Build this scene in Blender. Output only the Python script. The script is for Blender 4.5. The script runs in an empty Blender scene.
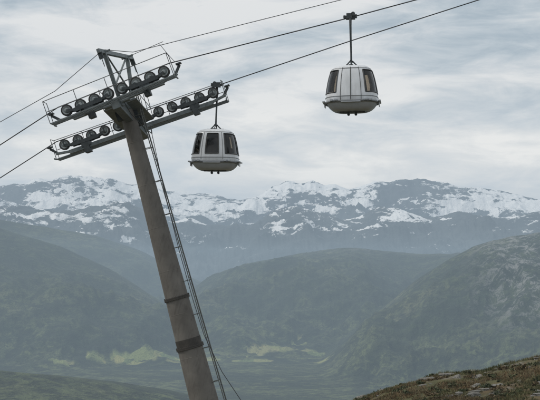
import bpy, math, random
import numpy as np
from mathutils import Vector, Matrix
random.seed(7); rng=np.random.default_rng(11)
scene=bpy.context.scene
scene.view_settings.view_transform='Standard'
scene.view_settings.look='None'
scene.view_settings.exposure=0

# ------------------------------------------------------------ camera
F=1200.0; HORIZ=265.0
pitch=math.atan((HORIZ-200)/F)
cam_d=bpy.data.cameras.new("camera"); cam=bpy.data.objects.new("camera",cam_d)
scene.collection.objects.link(cam); scene.camera=cam
cam_d.sensor_width=36; cam_d.lens=36*F/540
cam_d.clip_start=0.5; cam_d.clip_end=120000
cam.rotation_euler=(math.pi/2+pitch,0,0)
cp,sp=math.cos(pitch),math.sin(pitch)
def ray(px,py):
    return Vector((px-270, F*cp-(200-py)*sp, F*sp+(200-py)*cp))
def P(px,py,Y):
    d=ray(px,py); return d*(Y/d.y)
def PP(px,py,pt,th):
    """point of the survey ray on a vertical plane through pt with plan heading th"""
    d=ray(px,py); n=Vector((math.sin(th),-math.cos(th),0))
    return d*(n.dot(Vector((pt[0],pt[1],0)))/n.dot(d))
TH=math.radians(-7)
NEAR=(3.55,52.0); FAR=(-2.56,58.0)

# ------------------------------------------------------------ materials
def newmat(name):
    m=bpy.data.materials.new(name); m.use_nodes=True
    nt=m.node_tree; b=nt.nodes["Principled BSDF"]; return m,nt,b
def N(nt,t,**kw):
    n=nt.nodes.new(t)
    for k,v in kw.items():
        if k in n.inputs: n.inputs[k].default_value=v
        else: setattr(n,k,v)
    return n
def noise(nt,vec,scale,detail=5,rough=0.6,dist=0.0):
    n=N(nt,"ShaderNodeTexNoise"); n.inputs["Scale"].default_value=scale
    n.inputs["Detail"].default_value=detail; n.inputs["Roughness"].default_value=rough
    n.inputs["Distortion"].default_value=dist
    if vec is not None: nt.links.new(vec,n.inputs["Vector"])
    return n.outputs["Fac"]
def ramp(nt,fac,stops):
    r=N(nt,"ShaderNodeValToRGB"); cr=r.color_ramp
    while len(cr.elements)<len(stops): cr.elements.new(0.5)
    for e,(p,c) in zip(cr.elements,stops):
        e.position=p; e.color=(c[0],c[1],c[2],1) if hasattr(c,'__len__') else (c,c,c,1)
    nt.links.new(fac,r.inputs["Fac"]); return r.outputs["Color"]
def mix(nt,fac,a,b,blend='MIX'):
    m=N(nt,"ShaderNodeMix"); m.data_type='RGBA'; m.blend_type=blend
    for s,v in ((m.inputs[0],fac),(m.inputs[6],a),(m.inputs[7],b)):
        if isinstance(v,bpy.types.NodeSocket): nt.links.new(v,s)
        elif hasattr(v,'__len__'): s.default_value=(v[0],v[1],v[2],1)
        else: s.default_value=v
    return m.outputs[2]
def math_(nt,op,a,b=0.0,clamp=False):
    m=N(nt,"ShaderNodeMath"); m.operation=op; m.use_clamp=clamp
    for s,v in zip(m.inputs,(a,b)):
        if isinstance(v,bpy.types.NodeSocket): nt.links.new(v,s)
        else: s.default_value=v
    return m.outputs[0]
def mapping(nt,vec,scale,rot=(0,0,0)):
    m=N(nt,"ShaderNodeMapping"); m.inputs["Scale"].default_value=scale; m.inputs["Rotation"].default_value=rot
    nt.links.new(vec,m.inputs["Vector"]); return m.outputs[0]
def bump(nt,b,h,strength,dist):
    bp=N(nt,"ShaderNodeBump"); bp.inputs["Strength"].default_value=strength; bp.inputs["Distance"].default_value=dist
    nt.links.new(h,bp.inputs["Height"]); nt.links.new(bp.outputs[0],b.inputs["Normal"])

def steel(name,c1,c2,rough=0.6,metal=0.3,scale=2.0,streak=0.5):
    m,nt,b=newmat(name); tc=N(nt,"ShaderNodeTexCoord").outputs["Object"]
    n1=noise(nt,tc,scale,6,0.65)
    col=ramp(nt,n1,[(0.3,c1),(0.7,c2)])
    if streak:
        n2=noise(nt,mapping(nt,mapping(nt,tc,(1,1,1),(0,math.radians(-14.5),0)),(8,8,0.3)),1.0,4,0.6)
        col=mix(nt,ramp(nt,n2,[(0.5,0.0),(0.8,float(streak))]),col,(c1[0]*0.45,c1[1]*0.42,c1[2]*0.4))
    nt.links.new(col,b.inputs["Base Color"]); b.inputs["Roughness"].default_value=rough
    b.inputs["Metallic"].default_value=metal
    bump(nt,b,noise(nt,tc,scale*12,3),0.15,0.01)
    return m
M_col=steel("weathered_column_steel",(0.115,0.106,0.095),(0.205,0.192,0.174),0.75,0.1,0.8,0.5)
M_joint=steel("dark_flange_steel",(0.05,0.047,0.042),(0.09,0.08,0.07),0.7,0.2,3)
M_galv=steel("galvanised_steel",(0.12,0.14,0.145),(0.22,0.245,0.25),0.55,0.3,4)
M_dark=steel("dark_machinery_steel",(0.035,0.042,0.045),(0.08,0.09,0.095),0.55,0.3,5)
M_rub=steel("sheave_rubber",(0.02,0.02,0.02),(0.045,0.045,0.045),0.8,0,8,0)
M_hub=steel("sheave_hub_metal",(0.18,0.21,0.22),(0.34,0.36,0.36),0.45,0.3,8,0)
M_rope=steel("wire_rope",(0.035,0.038,0.042),(0.07,0.07,0.075),0.6,0.4,10,0)
M_ladder=steel("ladder_steel",(0.13,0.135,0.13),(0.2,0.21,0.2),0.6,0.3,4)
def paint(name,c,dirt,rough):
    m,nt,b=newmat(name); tc=N(nt,"ShaderNodeTexCoord").outputs["Object"]
    n2=noise(nt,mapping(nt,tc,(6,6,0.9)),1.0,6,0.65)
    n3=noise(nt,tc,2.2,6,0.6)
    f=math_(nt,'MULTIPLY',ramp(nt,n2,[(0.4,0.0),(0.8,1.0)]),dirt)
    col=mix(nt,f,c,(0.27,0.27,0.26))
    col=mix(nt,math_(nt,'MULTIPLY',ramp(nt,n3,[(0.4,0.0),(0.75,1.0)]),dirt*0.6),col,(0.38,0.38,0.38))
    nt.links.new(col,b.inputs["Base Color"]); b.inputs["Roughness"].default_value=rough
    b.inputs["Coat Weight"].default_value=0.25
    return m
M_white=paint("white_cabin_paint",(0.78,0.80,0.83),0.35,0.35)
M_skirt=paint("grey_cabin_plastic",(0.42,0.45,0.49),0.4,0.5)
M_bump=paint("bumper_rubber",(0.13,0.14,0.15),0.3,0.7)
M_seal=paint("window_seal",(0.03,0.03,0.03),0.2,0.6)
M_seat=paint("seat_fabric",(0.07,0.06,0.055),0.4,0.8)
M_lining=paint("cabin_lining",(0.12,0.11,0.095),0.3,0.8)
def glass():
    m,nt,b=newmat("tinted_acrylic_window"); nt.nodes.remove(b)
    out=nt.nodes["Material Output"]
    tc=N(nt,"ShaderNodeTexCoord").outputs["Object"]
    t=N(nt,"ShaderNodeBsdfTransparent"); nt.links.new(ramp(nt,noise(nt,tc,1.5,3),[(0.3,(0.44,0.40,0.34)),(0.7,(0.54,0.49,0.42))]),t.inputs[0])
    g=N(nt,"ShaderNodeBsdfGlossy"); g.inputs["Roughness"].default_value=0.12; g.inputs[0].default_value=(0.8,0.8,0.8,1)
    fr=N(nt,"ShaderNodeFresnel"); fr.inputs[0].default_value=1.6
    mx=N(nt,"ShaderNodeMixShader"); nt.links.new(fr.outputs[0],mx.inputs[0]); nt.links.new(t.outputs[0],mx.inputs[1]); nt.links.new(g.outputs[0],mx.inputs[2])
    nt.links.new(mx.outputs[0],out.inputs[0]); return m
M_glass=glass()

# ------------------------------------------------------------ mesh builder
def empty(name,loc=(0,0,0)):
    e=bpy.data.objects.new(name,None); e.location=loc; e.empty_display_size=0.5
    scene.collection.objects.link(e); return e
class MB:
    def __init__(s): s.v=[]; s.f=[]
    def add(s,vs,fs):
        o=len(s.v); s.v+= [tuple(v) for v in vs]; s.f+=[tuple(i+o for i in f) for f in fs]
    @staticmethod
    def frame(d):
        d=d.normalized(); a=Vector((0,0,1)) if abs(d.z)<0.9 else Vector((1,0,0))
        x=d.cross(a).normalized(); y=d.cross(x).normalized(); return x,y
    def cyl(s,p0,p1,r0,r1=None,n=10,cap=True):
        p0=Vector(p0);p1=Vector(p1); r1=r0 if r1 is None else r1
        x,y=s.frame(p1-p0); vs=[]
        for p,r in((p0,r0),(p1,r1)):
            for i in range(n):
                a=2*math.pi*i/n; vs.append(p+x*(r*math.cos(a))+y*(r*math.sin(a)))
        fs=[(i,(i+1)%n,n+(i+1)%n,n+i) for i in range(n)]
        if cap: fs+=[tuple(range(n-1,-1,-1)),tuple(range(n,2*n))]
        s.add(vs,fs)
    def path(s,pts,r,n=8):
        pts=[Vector(p) for p in pts]; vs=[];x=None
        for k,p in enumerate(pts):
            d=(pts[min(k+1,len(pts)-1)]-pts[max(k-1,0)]).normalized()
            if x is None: x,_=s.frame(d)
            x=(x-d*x.dot(d)).normalized(); y=d.cross(x)
            rr=r[k] if hasattr(r,'__len__') else r
            for i in range(n):
                a=2*math.pi*i/n; vs.append(p+x*(rr*math.cos(a))+y*(rr*math.sin(a)))
        fs=[]
        for k in range(len(pts)-1):
            for i in range(n): fs.append((k*n+i,k*n+(i+1)%n,(k+1)*n+(i+1)%n,(k+1)*n+i))
        fs+=[tuple(range(n-1,-1,-1)),tuple(range((len(pts)-1)*n,len(pts)*n))]
        s.add(vs,fs)
    def box(s,c,ax,ay,az,hx,hy,hz):
        c=Vector(c);vs=[]
        for i in(-1,1):
            for j in(-1,1):
                for k in(-1,1): vs.append(c+ax*(i*hx)+ay*(j*hy)+az*(k*hz))
        s.add(vs,[(0,1,3,2),(4,6,7,5),(0,4,5,1),(2,3,7,6),(0,2,6,4),(1,5,7,3)])
    def beam(s,p0,p1,up,w,h):
        p0=Vector(p0);p1=Vector(p1); d=(p1-p0); L=d.length; d.normalize()
        side=d.cross(up).normalized(); u=side.cross(d).normalized()
        s.box((p0+p1)/2,d,side,u,L/2,w/2,h/2)
    def lathe(s,c,axis,prof,n=20):
        c=Vector(c);axis=axis.normalized();x,y=s.frame(axis);vs=[]
        for r,h in prof:
            for i in range(n):
                a=2*math.pi*i/n; vs.append(c+axis*h+x*(r*math.cos(a))+y*(r*math.sin(a)))
        fs=[]
        for k in range(len(prof)-1):
            for i in range(n): fs.append((k*n+i,k*n+(i+1)%n,(k+1)*n+(i+1)%n,(k+1)*n+i))
        s.add(vs,fs)
    def obj(s,name,mat,parent=None,smooth=True,origin=None,bevel=0):
        o=Vector(origin) if origin is not None else Vector((0,0,0))
        me=bpy.data.meshes.new(name); me.from_pydata([tuple(Vector(v)-o) for v in s.v] if origin is not None else s.v,[],s.f)
        me.materials.append(mat); ob=bpy.data.objects.new(name,me); scene.collection.objects.link(ob)
        ob.location=o
        if smooth:
            me.polygons.foreach_set("use_smooth",[True]*len(me.polygons))
            me.set_sharp_from_angle(angle=math.radians(35))
        if bevel:
            bv=ob.modifiers.new("bevel",'BEVEL'); bv.width=bevel; bv.segments=2; bv.limit_method='ANGLE'
        if parent is not None:
            ob.parent=parent; ob.location=o-Vector(parent.location)
        return ob

# ------------------------------------------------------------ terrain
def perlin(x,y,seed=0):
    xi=np.floor(x).astype(np.int64); yi=np.floor(y).astype(np.int64); xf=x-xi; yf=y-yi
    def g(ix,iy,dx,dy):
        h=(ix*374761393+iy*668265263+seed*974634777)&0xffffffff
        h=((h^(h>>13))*1274126177)&0xffffffff; h=h^(h>>16)
        a=h*(2*math.pi/4294967296.0); return np.cos(a)*dx+np.sin(a)*dy
    u=xf*xf*xf*(xf*(xf*6-15)+10); v=yf*yf*yf*(yf*(yf*6-15)+10)
    a=g(xi,yi,xf,yf);b=g(xi+1,yi,xf-1,yf);c=g(xi,yi+1,xf,yf-1);d=g(xi+1,yi+1,xf-1,yf-1)
    return 1.5*((a*(1-u)+b*u)*(1-v)+(c*(1-u)+d*u)*v)
def fbm(x,y,L,oct=5,seed=0,ridged=False,gain=0.5):
    s=0;a=1.0;t=0
    for o in range(oct):
        n=perlin(x/L*2**o+o*17.3,y/L*2**o-o*9.1,seed+o)
        if ridged: n=1-2*np.abs(n)
        s=s+a*n; t+=a; a*=gain
    return s/t
def azel(px,py):
    d=ray(px,py); return math.atan2(d.x,d.y), d.z/math.hypot(d.x,d.y)
def profile(pts,smooth=6):
    A=np.array([azel(*p) for p in pts]); g=np.linspace(-0.45,0.45,1200)
    e=np.interp(g,A[:,0],A[:,1]); k=np.exp(-0.5*(np.arange(-40,41)/smooth)**2); k/=k.sum()
    e=np.convolve(np.pad(e,40,mode='edge'),k,'valid'); return g,e
def ss(t): t=np.clip(t,0,1); return t*t*(3-2*t)
FLOOR=-300.0
def ridge(az,r,x,y,prof,rc,wf,wb,base,amp,L,seed,crest=0.0,ridged=False,gain=0.5):
    zc=np.interp(az,prof[0],prof[1])*rc
    t=np.where(r<rc,1-(rc-r)/wf,1-(r-rc)/wb); t=np.clip(t,0,1)
    s=0.45*t+0.55*ss(t)
    zc2=np.maximum(zc,base)
    n=fbm(x,y,L,7,seed,ridged,gain)
    env=np.clip(t*4,0,1)*(np.clip((1-t)*2.4,0,1)+crest)*np.clip((zc2-base)/150,0,1)
    return base+(zc2-base)*s+amp*env*n - (0 if not ridged else amp*env*0.3)
PR=dict(
 A=profile([(100,345),(150,322),(190,293),(215,276),(250,263),(300,252),(340,247),(380,251),(420,256),(470,256),(600,262)]),
 A2=profile([(200,400),(300,372),(350,335),(390,300),(420,275),(450,259),(480,246),(510,239),(540,235),(620,222)],6),
 B=profile([(-80,205),(0,228),(60,246),(110,270),(160,302),(200,332),(240,358),(300,390)]),
 B2=profile([(-80,212),(0,221),(50,229),(100,237),(140,250),(180,272),(220,291),(280,302),(400,310)]),
 D=profile([(-80,362),(0,370),(60,376),(120,386),(190,401),(260,418),(330,440)]),
 E=profile([(-60,190),(0,189),(14,186),(26,188),(40,182),(52,184),(66,178),(80,180),(95,181),(110,180),(130,187),(150,188),(165,193),(180,193),(212,194),(228,199),(240,202),(262,197),(275,190),(288,184),(300,186),(312,182),(324,187),(335,185),(350,190),(362,186),(375,182),(388,184),(400,180),(414,184),(425,182),(445,187),(460,191),(478,190),(500,195),(520,196),(540,200),(600,194)],1.2),
 E2=profile([(-60,208),(0,211),(30,214),(60,223),(90,213),(120,210),(145,218),(170,226),(190,222),(215,232),(250,230),(270,219),(300,215),(320,219),(345,226),(362,220),(380,213),(400,215),(430,222),(455,217),(480,223),(510,224),(540,217),(620,228)],2.5),
 G=profile([(-200,520),(0,500),(200,452),(300,421),(352,401),(385,389),(410,382),(440,375),(480,370),(510,363),(540,356),(600,344),(700,328)],3))
def height(x,y):
    r=np.hypot(x,y)+1e-6; az=np.clip(np.arctan2(x,y),-0.9,0.9)
    zc=np.interp(az,PR['G'][0],PR['G'][1])*70
    low=-1.7-0.125*np.clip(r-6,0,44)
    t=ss((r-46)/24)
    near=np.where(r<70, low*(1-t)+zc*t, zc-0.0-0.30*(r-70)-0.0006*np.clip(r-70,0,150)**2)
    near=near+0.28*fbm(x,y,7,4,3)*np.clip((r-14)/20,0,1)*np.clip((170-r)/60,0.3,1)+0.14*fbm(x,y,1.3,4,5)*np.clip((r-10)/20,0,1)
    near=near+6*fbm(x,y,140,4,8)*np.clip((r-110)/200,0,1)
    fl=FLOOR+9*fbm(x,y,700,5,20)
    z=np.maximum(near,fl)
    far=r>600
    if np.any(far):
        X=x[far];Y=y[far];R=r[far];Az=az[far]; zf=z[far]
        L=[ridge(Az,R,X,Y,PR['D'],1900,700,900,FLOOR-20,26,420,31,0.25),
           ridge(Az,R,X,Y,PR['B'],4700,1500,1300,FLOOR-10,150,950,41,0.10,True,0.55),
           ridge(Az,R,X,Y,PR['A2'],3900,1300,1200,FLOOR-10,140,760,51,0.12,True,0.58),
           ridge(Az,R,X,Y,PR['A'],5500,1900,1500,FLOOR-10,180,1000,61,0.10,True,0.57),
           ridge(Az,R,X,Y,PR['B2'],6800,1500,1500,FLOOR-10,120,1100,71,0.12,True,0.55),
           ridge(Az,R,X,Y,PR['E2'],10500,3000,2500,FLOOR-10,360,1900,81,0.30,True,0.6),
           ridge(Az,R,X,Y,PR['E'],14500,3300,9000,FLOOR-10,470,2000,91,0.17,True,0.6)]
        for l in L: 
            k=12.0; m=np.maximum(zf,l); d=np.abs(zf-l); zf=m+np.where(d<k*3,k*0.35*(1-d/(k*3))**2,0)
        z[far]=zf
    return z
def hit(px,py,r0=900.0,r1=9000.0):
    d=ray(px,py); q=math.hypot(d.x,d.y); rr=np.linspace(r0,r1,3000)
    x=rr*d.x/q; y=rr*d.y/q; zz=rr*d.z/q; h=height(x,y); w=np.nonzero(h>=zz)[0]
    i=w[0] if len(w) else 2999; return x[i],y[i],rr[i]
azs=np.concatenate([np.radians(np.linspace(-180,-40,36,endpoint=False)),np.radians(np.linspace(-40,-15,50,endpoint=False)),
    np.radians(np.linspace(-15,15,860,endpoint=False)),np.radians(np.linspace(15,40,50,endpoint=False)),np.radians(np.linspace(40,180,37))])
rs=np.concatenate([np.linspace(0.5,40,30,endpoint=False),np.linspace(40,82,150,endpoint=False),np.geomspace(82,1200,60,endpoint=False),
    np.geomspace(1200,8000,350,endpoint=False),np.linspace(8000,15500,260,endpoint=False),np.geomspace(15500,60000,16)])
Rg,Ag=np.meshgrid(rs,azs,indexing='ij'); Xg=Rg*np.sin(Ag); Yg=Rg*np.cos(Ag)
Zg=height(Xg.ravel(),Yg.ravel()).reshape(Xg.shape)
Zg=np.where(Rg>24000,np.minimum(Zg,FLOOR+100),Zg)
def sheet(name,i0,i1,mat,masks=None):
    X=Xg[i0:i1+1];Y=Yg[i0:i1+1];Z=Zg[i0:i1+1]; nr,nc=X.shape
    co=np.stack([X,Y,Z],-1).reshape(-1,3).astype(np.float32)
    idx=np.arange(nr*nc).reshape(nr,nc)
    q=np.stack([idx[:-1,:-1],idx[:-1,1:],idx[1:,1:],idx[1:,:-1]],-1).reshape(-1,4)[:, ::-1]
    me=bpy.data.meshes.new(name); me.vertices.add(len(co)); me.vertices.foreach_set("co",co.ravel())
    me.loops.add(q.size); me.loops.foreach_set("vertex_index",q.ravel().astype(np.int32))
    me.polygons.add(len(q)); me.polygons.foreach_set("loop_start",np.arange(0,q.size,4,dtype=np.int32))
    me.polygons.foreach_set("loop_total",np.full(len(q),4,dtype=np.int32))
    me.update(calc_edges=True); me.polygons.foreach_set("use_smooth",np.ones(len(q),dtype=bool))
    if masks is not None:
        c=masks(X.ravel(),Y.ravel(),Z.ravel()); at=me.color_attributes.new("masks",'FLOAT_COLOR','POINT')
        at.data.foreach_set("color",c.astype(np.float32).ravel())
    me.materials.append(mat); ob=bpy.data.objects.new(name,me); scene.collection.objects.link(ob); return ob

# hillside material (heather moor)
M_moor,nt,b=newmat("moorland_ground"); pos=N(nt,"ShaderNodeNewGeometry").outputs["Position"]
c=ramp(nt,noise(nt,pos,0.22,6,0.65),[(0.30,(0.07,0.075,0.025)),(0.45,(0.11,0.10,0.04)),(0.55,(0.15,0.105,0.055)),(0.68,(0.17,0.11,0.06))])
c=mix(nt,ramp(nt,noise(nt,pos,2.6,6,0.7),[(0.45,0.0),(0.7,0.8)]),c,(0.035,0.036,0.018))
c=mix(nt,ramp(nt,noise(nt,pos,0.9,5,0.6,1.0),[(0.58,0.0),(0.64,0.6)]),c,(0.22,0.20,0.17))
nt.links.new(c,b.inputs["Base Color"]); b.inputs["Roughness"].default_value=0.95
bump(nt,b,noise(nt,pos,6,5,0.7),0.9,0.12)

# forested hills material
M_for,nt,b=newmat("forested_hill_ground"); pos=N(nt,"ShaderNodeNewGeometry").outputs["Position"]
att=N(nt,"ShaderNodeAttribute"); att.attribute_name="masks"; sep=N(nt,"ShaderNodeSeparateColor"); nt.links.new(att.outputs["Color"],sep.inputs[0])
big=noise(nt,pos,0.0030,8,0.70,0.4)
c=ramp(nt,big,[(0.37,(0.013,0.026,0.014)),(0.48,(0.030,0.048,0.021)),(0.55,(0.070,0.088,0.037)),(0.64,(0.130,0.138,0.068))])
tree=noise(nt,pos,0.045,4,0.78)
clump=noise(nt,pos,0.014,5,0.75,0.5)
md=math_(nt,'MULTIPLY',sep.outputs[2],ramp(nt,noise(nt,pos,0.0055,7,0.74,0.6),[(0.48,0.0),(0.55,0.9)]))
c=mix(nt,md,c,(0.130,0.155,0.062))
c=mix(nt,ramp(nt,clump,[(0.44,0.75),(0.53,0.0)]),c,(0.012,0.022,0.011))
c=mix(nt,ramp(nt,tree,[(0.40,0.85),(0.58,0.0)]),c,(0.009,0.016,0.009))
rk=math_(nt,'MULTIPLY',sep.outputs[1],ramp(nt,noise(nt,mapping(nt,pos,(1,1,0.6)),0.028,7,0.8,0.5),[(0.49,0.0),(0.57,0.75)]))
c=mix(nt,rk,c,(0.31,0.305,0.29))
vor=N(nt,"ShaderNodeTexVoronoi"); vor.inputs["Scale"].default_value=0.019; vor.inputs["Randomness"].default_value=0.85
nt.links.new(mapping(nt,pos,(1.0,0.8,0.0),(0,0,0.3)),vor.inputs["Vector"])
vs=N(nt,"ShaderNodeSeparateColor"); nt.links.new(vor.outputs["Color"],vs.inputs[0])
parc=ramp(nt,vs.outputs[0],[(0.0,(0.36,0.34,0.13)),(0.45,(0.25,0.28,0.10)),(0.7,(0.15,0.20,0.07)),(1.0,(0.30,0.29,0.13))])
keepf=math_(nt,'MULTIPLY',sep.outputs[0],ramp(nt,vs.outputs[1],[(0.22,0.0),(0.26,0.92)]))
keepf=math_(nt,'MULTIPLY',keepf,ramp(nt,tree,[(0.36,0.3),(0.44,1.0)]))
c=mix(nt,keepf,c,parc)
nt.links.new(c,b.inputs["Base Color"]); b.inputs["Roughness"].default_value=0.95
bump(nt,b,tree,0.9,16)
FIELDS=[]
for px,py,w,h in ((148,354.5,26,40),(170,357.5,16,35),(125,357,14,30),(280,349,17,45),(258,352,10,30),(138,361,16,30),(236,356,12,30),(312,352,12,30),(98,358,10,25),(205,360,14,30),(60,361,12,25),(250,361,18,35),(330,358,14,30),(180,365,16,30),(300,343,8,25)):
    x0,y0,r0=hit(px,py); FIELDS.append((x0,y0,w*r0/F,float(h)))
def masks_v(x,y,z):
    n=fbm(x,y,90,4,200)
    f=np.zeros_like(x)
    for cx,cy,rx,ry in FIELDS:
        f=np.maximum(f,ss((1.1-np.hypot((x-cx)/rx,(y-cy)/ry)+0.8*n)*9))
    az=np.arctan2(x,y); px=270+F*np.tan(np.clip(az,-0.6,0.6)); r=np.hypot(x,y)
    rock=ss((px-450)/70)*ss((z+200)/120)*ss((4400-r)/200)+0.35*ss((z-20)/60)*ss((px-250)/60)
    mead=ss((-140-z)/100)*0.75+0.3
    return np.stack([f,np.clip(rock,0,1),mead,np.ones_like(x)],-1)

# snowy mountains material
M_snow,nt,b=newmat("snow_streaked_mountain_rock"); geo=N(nt,"ShaderNodeNewGeometry"); pos=geo.outputs["Position"]
sx=N(nt,"ShaderNodeSeparateXYZ"); nt.links.new(pos,sx.inputs[0]); z=sx.outputs[2]
c=ramp(nt,noise(nt,pos,0.0016,6,0.7),[(0.35,(0.028,0.040,0.048)),(0.65,(0.085,0.10,0.105))])
n1=noise(nt,mapping(nt,pos,(1.0,1.0,2.2),(0,0,0.4)),0.0011,7,0.68,0.5)
n2=noise(nt,mapping(nt,pos,(1.0,0.35,2.2),(0,0,0.25)),0.0055,7,0.73,0.8)
zz=N(nt,"ShaderNodeMapRange"); nt.links.new(z,zz.inputs[0]); zz.inputs[1].default_value=60; zz.inputs[2].default_value=800; zz.inputs[3].default_value=-0.105; zz.inputs[4].default_value=0.012
s=math_(nt,'ADD',math_(nt,'ADD',math_(nt,'MULTIPLY',n1,0.58),math_(nt,'MULTIPLY',n2,0.42)),zz.outputs[0])
snow=ramp(nt,s,[(0.483,0.0),(0.500,1.0)])
c=mix(nt,snow,c,(0.92,0.92,0.92))
nt.links.new(c,b.inputs["Base Color"]); b.inputs["Roughness"].default_value=0.9
bump(nt,b,noise(nt,pos,0.006,6,0.7),0.8,50)

i1=int(np.searchsorted(rs,1200)); i2=int(np.searchsorted(rs,8000))
sheet("grassy_hillside",0,i1,M_moor)
sheet("forested_hills",i1,i2,M_for,masks_v)
sheet("snowy_mountains",i2,len(rs)-1,M_snow)

# ---------- hillside vegetation (one object each)
def zof(x,y): return height(np.atleast_1d(np.asarray(x,float)),np.atleast_1d(np.asarray(y,float)))
def leafmesh(name,V,Fc,C,rough=0.8):
    me=bpy.data.meshes.new(name); me.from_pydata(V,[],Fc)
    at=me.color_attributes.new("tint",'FLOAT_COLOR','POINT'); at.data.foreach_set("color",np.asarray(C,np.float32).ravel())
    m,nt,b=newmat(name+"_leaves"); a=N(nt,"ShaderNodeAttribute"); a.attribute_name="tint"
    pos=N(nt,"ShaderNodeNewGeometry").outputs["Position"]
    nt.links.new(mix(nt,0.5,a.outputs["Color"],mix(nt,1.0,a.outputs["Color"],ramp(nt,noise(nt,pos,1.0,4),[(0.3,0.5),(0.7,1.6)]),'MULTIPLY')),b.inputs["Base Color"])
    b.inputs["Roughness"].default_value=rough
    me.materials.append(m); ob=bpy.data.objects.new(name,me); scene.collection.objects.link(ob); return ob
n=46000
a=rng.uniform(math.atan(60/F),math.atan(420/F),n); r=rng.uniform(48,74,n)
gx=r*np.sin(a); gy=r*np.cos(a); dens=fbm(gx,gy,2.5,3,300); patch=fbm(gx,gy,5,3,310)
keep=dens>-0.16; gx=gx[keep];gy=gy[keep];patch=patch[keep];dens=dens[keep]; gz=zof(gx,gy)
pal=np.array([(0.075,0.085,0.03),(0.12,0.115,0.045),(0.17,0.13,0.06),(0.16,0.10,0.05),(0.22,0.18,0.10)])
V=[];Fc=[];C=[]
for i in range(len(gx)):
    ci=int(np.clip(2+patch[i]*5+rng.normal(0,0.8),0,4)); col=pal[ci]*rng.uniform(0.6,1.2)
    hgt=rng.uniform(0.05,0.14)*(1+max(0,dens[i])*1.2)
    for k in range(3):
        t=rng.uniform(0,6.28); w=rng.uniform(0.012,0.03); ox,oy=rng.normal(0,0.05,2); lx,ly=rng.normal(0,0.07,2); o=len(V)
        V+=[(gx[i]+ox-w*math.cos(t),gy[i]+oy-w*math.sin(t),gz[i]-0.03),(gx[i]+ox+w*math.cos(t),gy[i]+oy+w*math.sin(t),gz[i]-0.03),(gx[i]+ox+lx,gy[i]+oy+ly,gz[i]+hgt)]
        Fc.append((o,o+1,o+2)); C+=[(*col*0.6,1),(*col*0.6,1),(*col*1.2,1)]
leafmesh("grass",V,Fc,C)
V=[];Fc=[];C=[]
for s_ in range(210):
    a=rng.uniform(math.atan(80/F),math.atan(420/F)); r=rng.uniform(52,73); x=r*math.sin(a); y=r*math.cos(a); z0=zof(x,y)[0]
    R=rng.uniform(0.15,0.5); H=R*rng.uniform(0.3,0.6); base=np.array([(0.045,0.055,0.022),(0.06,0.065,0.028),(0.11,0.08,0.04)][rng.integers(3)])
    for k in range(150):
        u=rng.normal(0,1,3); u/=np.linalg.norm(u); q=rng.uniform(0.5,1.05)*(1+0.25*math.sin(5*u[0]+s_))
        p=np.array([x+u[0]*R*q,y+u[1]*R*q,z0+abs(u[2])*H*q]); e1=rng.normal(0,0.035,3); e2=rng.normal(0,0.035,3); o=len(V)
        V+=[tuple(p-e1),tuple(p+e2),tuple(p+e1),tuple(p-e2)]; Fc.append((o,o+1,o+2,o+3))
        cc=base*rng.uniform(0.5,1.6); C+=[(*cc,1)]*4
leafmesh("heather_shrubs",V,Fc,C)
import bmesh
bm=bmesh.new()
for k in range(90):
    a=rng.uniform(math.atan(90/F),math.atan(400/F)); r=rng.uniform(54,73); x=r*math.sin(a); y=r*math.cos(a); z0=zof(x,y)[0]
    s_=rng.uniform(0.08,0.3); res=bmesh.ops.create_icosphere(bm,subdivisions=3,radius=1)
    sc=np.array([s_*rng.uniform(0.8,1.8),s_*rng.uniform(0.8,1.4),s_*rng.uniform(0.35,0.7)]); sd=rng.uniform(0,50)
    for v in res['verts']:
        d=1+0.3*math.sin(3.1*v.co.x+sd)*math.cos(2.7*v.co.y+sd)+0.15*math.sin(6*v.co.z+sd*2)+0.08*math.sin(11*v.co.x+7*v.co.y+sd)
        v.co=Vector((x+v.co.x*sc[0]*d,y+v.co.y*sc[1]*d,z0-0.03+v.co.z*sc[2]*d))
me=bpy.data.meshes.new("rocks"); bm.to_mesh(me); bm.free()
me.materials.append(steel("lichen_rock",(0.10,0.095,0.085),(0.24,0.23,0.21),0.9,0,4,0))
scene.collection.objects.link(bpy.data.objects.new("rocks",me))

# ------------------------------------------------------------ tower
T=P(124,99,55.6); Bt=P(204,400,55.6)
axis=(T-Bt).normalized()             # tower axis, leaning square to the rope
k=0; base=Bt.copy()
while base.z>zof(base.x,base.y)[0]-0.1 and k<400: base=base-axis*0.05; k+=1
tower=empty("cable_car_pylon",base)
Lt=(T-base).length
def rad(p): # p: distance below the top
    return 0.33+0.022*p
mb=MB()
nseg=28; prof=[(rad(Lt-h),h) for h in np.linspace(-0.3,Lt+0.15,24)]
mb.lathe(base,axis,prof+[(0.0,Lt+0.15)],nseg); mb.obj("column",M_col,tower,origin=base)
mb=MB()
for py in (298,347):
    q=P(124+(py-99)*(80/301),py,55.6); h=(q-base).dot(axis); R=rad(Lt-h)
    mb.lathe(base+axis*h,axis,[(R,-0.06),(R+0.06,-0.06),(R+0.06,-0.005),(R+0.04,-0.004),(R+0.04,0.004),(R+0.06,0.005),(R+0.06,0.06),(R,0.06)],28)
    x,y=MB.frame(axis)
    for i in range(22):
        a=2*math.pi*i/22; c=base+axis*h+x*((R+0.045)*math.cos(a))+y*((R+0.045)*math.sin(a)); mb.cyl(c-axis*0.09,c+axis*0.09,0.014,n=6)
mb.obj("flange_joints",M_joint,tower,origin=base)
mb=MB(); q=P(124+(347-99)*(80/301),347,55.6); h=(q-base).dot(axis)
mb.lathe(base,axis,[(rad(Lt-h-0.1)+0.006,h+0.07),(rad(Lt-h-0.1)+0.008,h+0.4)],28); mb.obj("repair_band",M_joint,tower,origin=base)
mb=MB()
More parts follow.
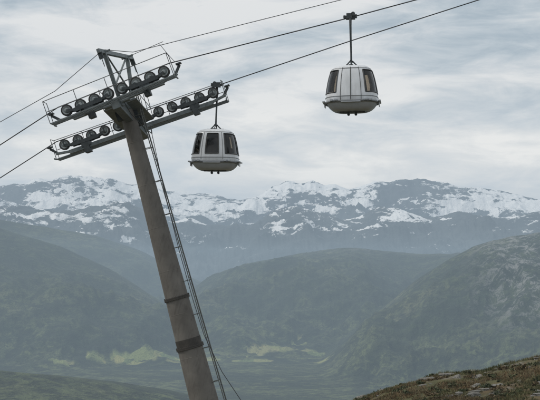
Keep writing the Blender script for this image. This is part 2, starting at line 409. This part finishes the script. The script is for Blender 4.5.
for h in np.arange(2.4,Lt-0.5,2.05): mb.lathe(base+axis*h,axis,[(rad(Lt-h),-0.012),(rad(Lt-h)+0.006,0),(rad(Lt-h),0.012)],28)
mb.obj("weld_seams",M_col,tower,origin=base)
mb=MB(); mb.box(base-Vector((0,0,0.1)),Vector((1,0,0)),Vector((0,1,0)),Vector((0,0,1)),1.3,1.3,0.35)
mb.obj("concrete_footing",steel("concrete",(0.26,0.25,0.24),(0.38,0.37,0.35),0.9,0,2,0),tower,origin=base,bevel=0.03)
side=Vector((math.cos(TH),math.sin(TH),0)); side=(side-axis*side.dot(axis)).normalized()
cross=axis.cross(side).normalized()
mb=MB()
def lad(h,s,w): return base+axis*h+side*(rad(Lt-h)+s)+cross*w
hs=np.linspace(1.0,Lt+0.2,30)
for w in(-0.19,0.19): mb.path([lad(h,0.30,w) for h in hs],0.026,6)
h=1.1
while h<Lt+0.2: mb.cyl(lad(h,0.30,-0.19),lad(h,0.30,0.19),0.015,n=6); h+=0.3
h=1.5
while h<Lt:
    for w in(-0.19,0.19): mb.cyl(lad(h,-0.02,w),lad(h,0.30,w),0.018,n=6)
    h+=1.6
mb.path([lad(h,0.36,0) for h in hs],0.018,6)
mb.obj("ladder",M_ladder,tower,origin=base)
mb=MB()
pts=[P(150,125,55.3),P(163,185,55.2),P(179,250,55.0),P(193,300,54.8),P(204,335,54.6),P(222,372,54.4),P(246,408,54.2),P(262,432,54.0)]
mb.path(pts,0.017,6); mb.obj("signal_cable",M_rope,tower,origin=base)

# head
def near(px,py): return PP(px,py,NEAR,TH)
def far(px,py): return PP(px,py,FAR,TH)
N0,N1=near(60,113),near(171,69); F0,F1=far(58,147),far(220,90.5)
NC=near(113,92); FC=far(138,119)
CR=(FC-NC).normalized()
head=tower
hub_d=MB(); rub=MB(); plates=MB(); main=MB(); walk=MB(); rails=MB(); small=MB()
WR=0.265
def train(A,B,nw,outer):
    U=(B-A).normalized(); Cx=Vector((math.sin(TH),-math.cos(TH),0))
    W=Cx.cross(U).normalized(); 
    if W.z<0: W=-W
    L=(B-A).length; cs=[A+U*(L*(i+0.5)/nw) for i in range(nw)]; R=WR
    for c in cs:
        rub.lathe(c,Cx,[(R*0.72,-0.065),(R,-0.06),(R,-0.02),(R-0.025,0),(R,0.02),(R,0.06),(R*0.72,0.065)],24)
        for sg in(-1,1):
            hub_d.lathe(c,Cx*sg,[(R*0.76,0.06),(R*0.72,0.072),(R*0.42,0.045),(R*0.36,0.095),(R*0.18,0.11),(0.0001,0.11)],20)
    for i in range(0,nw-1,2):
        m=(cs[i]+cs[i+1])/2-W*0.12
        for sg in(-1,1):
            o=Cx*(0.125*sg)
            plates.beam(cs[i]+o-W*0.03,m+o,W,0.02,0.12); plates.beam(m+o,cs[i+1]+o-W*0.03,W,0.02,0.12)
        plates.cyl(m-Cx*0.17,m+Cx*0.17,0.06,n=10)
    for i in range(0,nw-3,4):
        m0=(cs[i]+cs[i+1])/2-W*0.14; m1=(cs[i+2]+cs[i+3])/2-W*0.14
        for sg in(-1,1):
            plates.beam(m0+Cx*0.16*sg,m1+Cx*0.16*sg,W,0.025,0.17)
        mm=(m0+m1)/2-W*0.16; plates.box(mm,U,Cx,W,0.24,0.16,0.13)
        small.box(mm-W*0.30,U,Cx,W,0.14,0.2,0.16)
    main.beam(A+U*0.5-W*0.44,B-U*0.5-W*0.44,W,0.2,0.2)
    for e,d in((A,-1),(B,1)):
        plates.beam(e+U*(0.1*d)-W*0.30,e+U*(0.42*d)+W*0.04,W,0.05,0.12)
        plates.box(e+U*(0.40*d)+W*0.10,U,Cx,W,0.12,0.14,0.03)
        main.beam(e-U*(0.6*d)-W*0.42,e+U*(0.2*d)-W*0.30,W,0.12,0.12)
    for i in range(nw):
        small.box(cs[i]+W*0.1-Cx*(0.155*outer),U,Cx,W,0.03,0.012,0.17)
    oc=Cx*(outer*0.62)
    a=A-U*0.35-W*0.50+oc; b_=B+U*0.15-W*0.50+oc
    for w in(-0.27,0.27): walk.beam(a+Cx*w,b_+Cx*w,W,0.03,0.06)
    Lw=(b_-a).length; m=int(Lw/0.09)
    for i in range(m+1):
        c=a+U*(Lw*i/m); walk.beam(c-Cx*0.25,c+Cx*0.25,W,0.012,0.03)
    for i in range(5):
        w=-0.2+0.1*i; walk.beam(a+Cx*w,b_+Cx*w,W,0.01,0.028)
    npst=max(4,int(Lw/1.3)); oo=Cx*(outer*0.30)
    for i in range(npst+1):
        c=a+U*(Lw*i/npst)+oo; rails.cyl(c,c+W*1.05,0.017,n=6)
        walk.beam(a+U*(Lw*i/npst)-Cx*(outer*0.3),a+U*(Lw*i/npst)-Cx*(outer*0.62),W,0.05,0.07)
    for hh in(0.55,1.05): rails.path([a+oo+W*hh,b_+oo+W*hh],0.017,6)
    for e in(a,b_): rails.path([e+oo+W*1.05,e-Cx*outer*0.27+W*1.05,e-Cx*outer*0.27],0.017,6)
    return U,Cx,W
U,Cx,W=train(N0,N1,8,1)
Uf,_,Wf=train(F0,F1,12,-1)
a0=NC-W*0.72-CR*0.55; a1=FC-Wf*0.72+CR*0.55
main.beam(a0,a1,W,0.34,0.42)
for e,w in ((NC,W),(FC,Wf)):
    main.beam(e-w*0.75,e-w*0.33,U,0.34,0.5)
    main.box(e-w*0.56,U,Cx,w,0.62,0.17,0.05)
tt=(a0+a1)/2
main.lathe(T-axis*0.25,axis,[(0.0,-0.3),(0.36,-0.3),(0.46,-0.1),(0.46,0.12),(0.36,0.2),(0,0.2)],20)
main.beam(T-axis*0.9,tt+(NC-FC)*0.32,U,0.12,0.16); main.beam(T-axis*0.9,tt-(NC-FC)*0.32,U,0.12,0.16)
pn_t=P(104,52,54.0); pf_t=P(127,57,57.2)
pn_b=a0+CR*((a1-a0).length*0.27); pf_b=a0+CR*((a1-a0).length*0.70)
main.beam(pn_b,pn_t,U,0.17,0.17); main.beam(pf_b,pf_t,U,0.17,0.17)
ex=(pf_t-pn_t).normalized(); main.beam(pn_t-ex*0.8,pf_t+ex*0.8,W,0.14,0.2)
main.beam(pn_b+(pn_t-pn_b)*0.45,pf_t-ex*0.1,U,0.07,0.07); main.beam(pf_b+(pf_t-pf_b)*0.45,pn_t+ex*0.1,U,0.07,0.07)
for q in (pn_t-ex*0.65,pf_t+ex*0.65):
    small.box(q-W*0.22,U,ex,W,0.1,0.04,0.16); small.cyl(q-W*0.35,q-W*0.75,0.02,n=6)
main.beam(pn_t-U*0.28,pn_t+U*0.3,W,0.08,0.08); main.beam(pf_t-U*0.28,pf_t+U*0.3,W,0.08,0.08)
rails.cyl(pf_t,pf_t+U*1.9+W*0.05,0.014,n=6); rails.path([pf_t+U*1.7,pf_t+U*1.9-W*0.6,pf_t+U*2.1-W*1.1],0.014,6)
pc=tt+axis*0.3
for s_ in(-1,1):
    c0=pc+U*(0.55*s_); walk.box(c0,U,CR,W,0.25,1.9,0.03)
    for i in range(4):
        q=c0+U*(0.25*s_)+CR*(-1.85+3.7*i/3); rails.cyl(q,q+axis*1.0,0.017,n=6)
    for hh in(0.5,1.0): rails.path([c0+U*(0.25*s_)-CR*1.85+axis*hh,c0+U*(0.25*s_)+CR*1.85+axis*hh],0.017,6)
for q,r_ in ((tt+CR*0.8+U*0.3,0.15),(tt-CR*1.0-U*0.3,0.14),(tt-CR*0.3+U*0.35,0.12)):
    small.box(q+W*0.1,U,CR,W,r_,r_,0.24)
small.path([NC-W*0.5+U*0.3,NC-W*1.0+U*0.35+CR*0.6,tt-W*0.5+U*0.45,T-axis*1.2+side*0.45],0.02,6)
small.path([FC-W*0.5+U*0.5,FC-W*1.15+U*0.5-CR*0.8,tt-W*0.6+U*0.5,T-axis*1.4+side*0.5],0.02,6)
rub.obj("sheave_liners",M_rub,head,origin=base); hub_d.obj("sheave_wheels",M_hub,head,origin=base)
plates.obj("rocker_beams",M_dark,head,origin=base,smooth=False); main.obj("crossarm_and_frame",M_galv,head,origin=base,smooth=False,bevel=0.012)
walk.obj("catwalk",M_galv,head,origin=base,smooth=False); rails.obj("handrails",M_dark,head,origin=base); small.obj("fittings",M_dark,head,origin=base,smooth=False)

# ------------------------------------------------------------ ropes
def rope(name,pts,r):
    out=[]
    for i in range(len(pts)-1):
        for k in range(12): out.append(pts[i].lerp(pts[i+1],k/12))
    out.append(pts[-1]); mb=MB(); mb.path(out,r,8); mb.obj(name,M_rope)
RU=W*(WR+0.012); RF=Wf*(WR+0.012)
rope("haul_cable",[near(-900,560),near(-400,336),near(0,145),N0+RU,N1+RU,near(350,17.5),near(415,0),near(700,-68),near(1100,-160)],0.024)
rope("haul_cable",[far(-900,590),far(-400,366),far(0,178),F0+RF,F1+RF,far(350,41),far(478,0),far(760,-84),far(1200,-210)],0.024)
comm=(pn_t.x,pn_t.y)
def cm(px,py): return PP(px,py,comm,TH)
rope("communication_cable",[cm(-900,600),cm(-400,345),cm(0,122),cm(55,91),pn_t+W*0.12,cm(133,52),cm(236,26),cm(340,0),cm(700,-85),cm(1100,-180)],0.015)

# ------------------------------------------------------------ gondolas
def gondola(grip,yaw,lean=0.0):
    HG=2.16; H=2.0
    g=empty("gondola_cabin",grip); 
    O=Vector((0,0,-HG-H))
    def sup(phi,a=1.13,b=1.03,n=2.9):
        c,s=math.cos(phi),math.sin(phi); return (abs(c/a)**n+abs(s/b)**n)**(-1/n)
    lev=[(0,0.60),(0.025,0.68),(0.08,0.77),(0.17,0.86),(0.27,0.93),(0.36,0.97),(0.44,0.99),(0.54,1.0),(0.65,0.995),(0.76,0.985),(0.95,0.96),(1.15,0.93),(1.35,0.895),(1.55,0.85),(1.74,0.795),(1.83,0.755),(1.90,0.70),(1.955,0.62),(1.985,0.50),(2.0,0.27),(2.005,0.0)]
    zs=[l[0] for l in lev]; ws=[l[1] for l in lev]
    def sc(z): return float(np.interp(z,zs,ws))
    def S(phi,z,off=0.0):
        r=max(0.0,sup(phi)*sc(z)+off); return O+Vector((r*math.cos(phi),r*math.sin(phi),z))
    D=math.radians
    z0,z1=0.76,1.74
    WINS=((6,56),(-56,-6),(186,236),(124,174),(72,108))
    def inwin(deg,za,zb):
        if not(za>=z0-1e-4 and zb<=z1+1e-4): return False
        for a0,a1 in WINS:
            for k in(-360,0,360):
                if a0<=deg+k<=a1: return True
        return False
    n=180; shell=MB(); skirt=MB(); gl=MB(); lining=MB()
    for j in range(len(zs)-1):
        for i in range(n):
            d=2*i+1; pa,pb=D(2*i),D(2*i+2); q=[S(pa,zs[j]),S(pb,zs[j]),S(pb,zs[j+1]),S(pa,zs[j+1])]
            if inwin(d,zs[j],zs[j+1]):
                q=[S(pa,zs[j],-0.012),S(pb,zs[j],-0.012),S(pb,zs[j+1],-0.012),S(pa,zs[j+1],-0.012)]
                gl.add(q,[(0,1,2,3)])
            else:
                (skirt if zs[j+1]<=0.361 else shell).add(q,[(0,1,2,3)])
                if 0.36<zs[j] and zs[j+1]<1.96:
                    lining.add([S(pa,zs[j],-0.035),S(pb,zs[j],-0.035),S(pb,zs[j+1],-0.035),S(pa,zs[j+1],-0.035)],[(0,1,2,3)])
    lining.add([S(D(4*i),1.93,-0.04) for i in range(90)],[tuple(range(90))])
    floor=MB(); fl=[S(D(4*i),0.40,-0.03) for i in range(90)]; floor.add(fl,[tuple(range(90))]); fl=[S(D(4*i),0.0) for i in range(90)]; floor.add(fl,[tuple(range(90))])
    seal=MB(); 
    for a0,a1 in WINS:
        pts=[]
        for t in np.linspace(a0,a1,16): pts.append(S(D(t),z0,0.004))
        for t in np.linspace(z0,z1,10)[1:]: pts.append(S(D(a1),t,0.004))
        for t in np.linspace(a1,a0,16)[1:]: pts.append(S(D(t),z1,0.004))
        for t in np.linspace(z1,z0,10)[1:]: pts.append(S(D(a0),t,0.004))
        seal.path(pts,0.026,6)
    for t in(-90,-66,-114): seal.path([S(D(t),z,0.003) for z in np.linspace(0.42,1.86,22)],0.013 if t!=-90 else 0.02,6)
    seal.path([S(D(t),1.81,0.003) for t in np.linspace(-114,-66,16)],0.012,6)
    for t in(62,118): seal.path([S(D(t),z,0.002) for z in np.linspace(0.48,1.82,20)],0.009,6)
    seal.path([S(D(4*i),1.82,0.002) for i in range(91)],0.010,6)
    bp=MB(); ring=[S(D(4*i),0.37,0.045) for i in range(90)]; bp.path(ring+[ring[0]],0.04,8)
    ring=[S(D(4*i),0.58,0.01) for i in range(90)]; bp.path(ring+[ring[0]],0.013,6)
    rack=MB(); X_,Y_,Z_=Vector((1,0,0)),Vector((0,1,0)),Vector((0,0,1))
    for c in(-90,90):
        for t in(c-34,c+34,c+44,c-44):
            p=S(D(t),0.40,0.04); o=Vector((math.cos(D(c)),math.sin(D(c)),0))
            rack.box(p+o*0.07+Vector((0,0,0.02)),X_,Y_,Z_,0.06,0.08,0.045)
        rack.box(S(D(c),0.33,0.06),X_,Y_,Z_,0.42,0.05,0.025)
    for sx in(-1,1):
        e=O+Vector((sx*1.20,0,0.42)); rack.box(e,X_,Y_,Z_,0.06,0.5,0.03)
        rack.box(O+Vector((sx*1.18,0,0.31)),X_,Y_,Z_,0.02,0.22,0.09)
    under=MB()
    for sx in(-1,1):
        under.cyl(O+Vector((sx*0.16,0,0.02)),O+Vector((sx*0.16,0,-0.10)),0.05,0.04,10)
        under.lathe(O+Vector((sx*0.16,0,-0.10)),Y_,[(0.0001,-0.04),(0.06,-0.04),(0.06,0.04),(0.0001,0.04)],14)
    under.box(O+Vector((0,0,0.0)),X_,Y_,Z_,0.55,0.12,0.03)
    seats=MB()
    for sx in(-1,1):
        seats.box(O+Vector((sx*0.70,0,0.72)),X_,Y_,Z_,0.20,0.64,0.05)
        seats.box(O+Vector((sx*0.70,0,0.54)),X_,Y_,Z_,0.12,0.56,0.13)
        seats.box(O+Vector((sx*0.84,0,0.90)),Vector((0.97,0,0.2*-sx)).normalized(),Y_,Vector((0.2*sx,0,0.97)).normalized(),0.035,0.56,0.15)
    arm=MB(); top=O+Vector((0,0,H))
    arm.box(Vector((0,0,0.0)),X_,Y_,Z_,0.20,0.07,0.085)
    arm.box(Vector((-0.05,-0.10,0.05)),X_,Y_,Z_,0.12,0.06,0.12)
    arm.cyl(Vector((-0.26,0.0,0.10)),Vector((-0.26,0.0,-0.02)),0.055,n=12); arm.cyl(Vector((0.24,-0.05,0.12)),Vector((0.24,-0.05,-0.04)),0.05,n=12)
    arm.lathe(Vector((0.12,-0.13,0.14)),Y_,[(0.0001,-0.03),(0.09,-0.03),(0.09,0.03),(0.0001,0.03)],16)
    arm.path([Vector((0,-0.08,-0.02)),Vector((0.0,-0.15,-0.15)),Vector((0.0,-0.19,-0.4)),Vector((0.0,-0.17,-0.8)),Vector((0.0,-0.10,-1.2)),Vector((0,-0.03,-1.55)),Vector((0,0,-1.94))],[0.055,0.058,0.052,0.046,0.042,0.04,0.045],10)
    arm.box(Vector((0.0,-0.12,-0.5)),X_,Y_,Z_,0.03,0.05,0.26)
    arm.cyl(Vector((0,-0.16,-1.94)),Vector((0,0.16,-1.94)),0.06,n=12)
    for sx in(-1,1):
        arm.path([Vector((sx*0.05,0,-1.92)),Vector((sx*0.16,0,-2.04)),Vector((sx*0.30,0,-2.17))],0.028,8)
        arm.path([Vector((0,sx*0.12,-1.94)),Vector((0,sx*0.28,-2.06)),Vector((0,sx*0.4,-2.19))],0.024,8)
    arm.box(top,X_,Y_,Z_,0.40,0.14,0.03)
    arm.box(top,X_,Y_,Z_,0.10,0.46,0.026)
    for nm,m,mat,sm in(("shell",shell,M_white,1),("skirt",skirt,M_skirt,1),("windows",gl,M_glass,1),("lining",lining,M_lining,0),("floor",floor,M_bump,0),("window_seals",seal,M_seal,1),("bumper_rail",bp,M_bump,1),("ski_rack",rack,M_skirt,0),("underside_guide",under,M_dark,1),("seats",seats,M_seat,0),("hanger_arm",arm,M_dark,1)):
        me=bpy.data.meshes.new(nm); me.from_pydata([tuple(v) for v in m.v],[],m.f); me.materials.append(mat)
        ob=bpy.data.objects.new(nm,me); scene.collection.objects.link(ob); ob.parent=g
        if nm in("shell","skirt","windows"):
            bb=bmesh.new(); bb.from_mesh(me); bmesh.ops.remove_doubles(bb,verts=bb.verts,dist=0.0005); bb.to_mesh(me); bb.free()
        if sm: me.polygons.foreach_set("use_smooth",[True]*len(me.polygons)); me.set_sharp_from_angle(angle=math.radians(40))
        elif nm not in("floor","lining"): bv=ob.modifiers.new("bevel",'BEVEL'); bv.width=0.012; bv.segments=2
    g.rotation_euler=(0,lean,yaw)
    return g
gondola(near(350.5,17.5),TH,math.radians(-0.8))
gondola(far(216.5,85.5),TH+math.pi,math.radians(-0.8))

# ------------------------------------------------------------ haze (box volumes that absorb and glow in place of scattered light)
def haze(name,half,z0,z1,sig,col):
    m=bpy.data.materials.new(name+"_emission"); m.use_nodes=True; nt=m.node_tree; nt.nodes.clear()
    out=N(nt,"ShaderNodeOutputMaterial"); ab=N(nt,"ShaderNodeVolumeAbsorption"); ab.inputs["Color"].default_value=(0,0,0,1); ab.inputs["Density"].default_value=sig
    em=N(nt,"ShaderNodeEmission"); em.inputs["Color"].default_value=(*col,1); em.inputs["Strength"].default_value=sig  # haze brightness is emitted by the box itself, nothing scatters
    ad=N(nt,"ShaderNodeAddShader"); nt.links.new(ab.outputs[0],ad.inputs[0]); nt.links.new(em.outputs[0],ad.inputs[1]); nt.links.new(ad.outputs[0],out.inputs["Volume"])
    mb=MB(); mb.box((0,0,(z0+z1)/2),Vector((1,0,0)),Vector((0,1,0)),Vector((0,0,1)),half,half,(z1-z0)/2)
    return mb.obj(name,m,smooth=False)
haze("glowing_haze",27000,-820,1150,5.2e-5,(0.38,0.475,0.57))
haze("glowing_valley_haze",26000,-800,120,5.5e-5,(0.32,0.42,0.49))

# ------------------------------------------------------------ sky and sun
SUN_EL,SUN_AZ=math.radians(46),math.radians(-95)
w=bpy.data.worlds.new("World"); scene.world=w; w.use_nodes=True; nt=w.node_tree; nt.nodes.clear()
out=N(nt,"ShaderNodeOutputWorld"); sky=N(nt,"ShaderNodeTexSky"); sky.sky_type='NISHITA'; sky.sun_disc=False
sky.sun_elevation=SUN_EL; sky.sun_rotation=SUN_AZ; sky.air_density=1.0; sky.dust_density=2.0
bg=N(nt,"ShaderNodeBackground"); bg.inputs[1].default_value=0.09; nt.links.new(sky.outputs[0],bg.inputs[0])
tc=N(nt,"ShaderNodeTexCoord").outputs["Generated"]
n1=noise(nt,mapping(nt,tc,(5.0,5.0,22.0),(0.03,0.07,0)),1.0,7,0.54,0.5)
n2=noise(nt,mapping(nt,tc,(13.0,13.0,44.0),(0,-0.05,0)),1.0,7,0.62,0.6)
nn=math_(nt,'ADD',math_(nt,'MULTIPLY',n1,0.62),math_(nt,'MULTIPLY',n2,0.38))
cc=ramp(nt,nn,[(0.41,(0.44,0.51,0.56)),(0.47,(0.60,0.65,0.68)),(0.53,(0.79,0.80,0.80)),(0.59,(0.95,0.93,0.90))])
cc2=ramp(nt,nn,[(0.41,(0.86,0.88,0.89)),(0.52,(1.16,1.10,1.02)),(0.59,(1.42,1.32,1.19))])
sz=N(nt,"ShaderNodeSeparateXYZ"); nt.links.new(tc,sz.inputs[0])
mr=N(nt,"ShaderNodeMapRange"); nt.links.new(sz.outputs[2],mr.inputs[0]); mr.inputs[1].default_value=0.06; mr.inputs[2].default_value=0.18; mr.inputs[3].default_value=1.0; mr.inputs[4].default_value=0.0
mr.interpolation_type='SMOOTHSTEP'
cc=mix(nt,mr.outputs[0],cc,cc2)
bc=N(nt,"ShaderNodeBackground"); bc.inputs[1].default_value=1.0; nt.links.new(cc,bc.inputs[0])
mx=N(nt,"ShaderNodeMixShader"); mx.inputs[0].default_value=0.9; nt.links.new(bg.outputs[0],mx.inputs[1]); nt.links.new(bc.outputs[0],mx.inputs[2]); nt.links.new(mx.outputs[0],out.inputs[0])
sd=bpy.data.lights.new("sun",'SUN'); sd.energy=1.5; sd.angle=math.radians(10); sd.color=(1.0,0.94,0.85)
so=bpy.data.objects.new("sun",sd); scene.collection.objects.link(so)
dv=Vector((math.sin(SUN_AZ)*math.cos(SUN_EL),math.cos(SUN_AZ)*math.cos(SUN_EL),math.sin(SUN_EL)))
so.rotation_euler=dv.to_track_quat('Z','Y').to_euler()
print("base",base, "Lt",Lt)
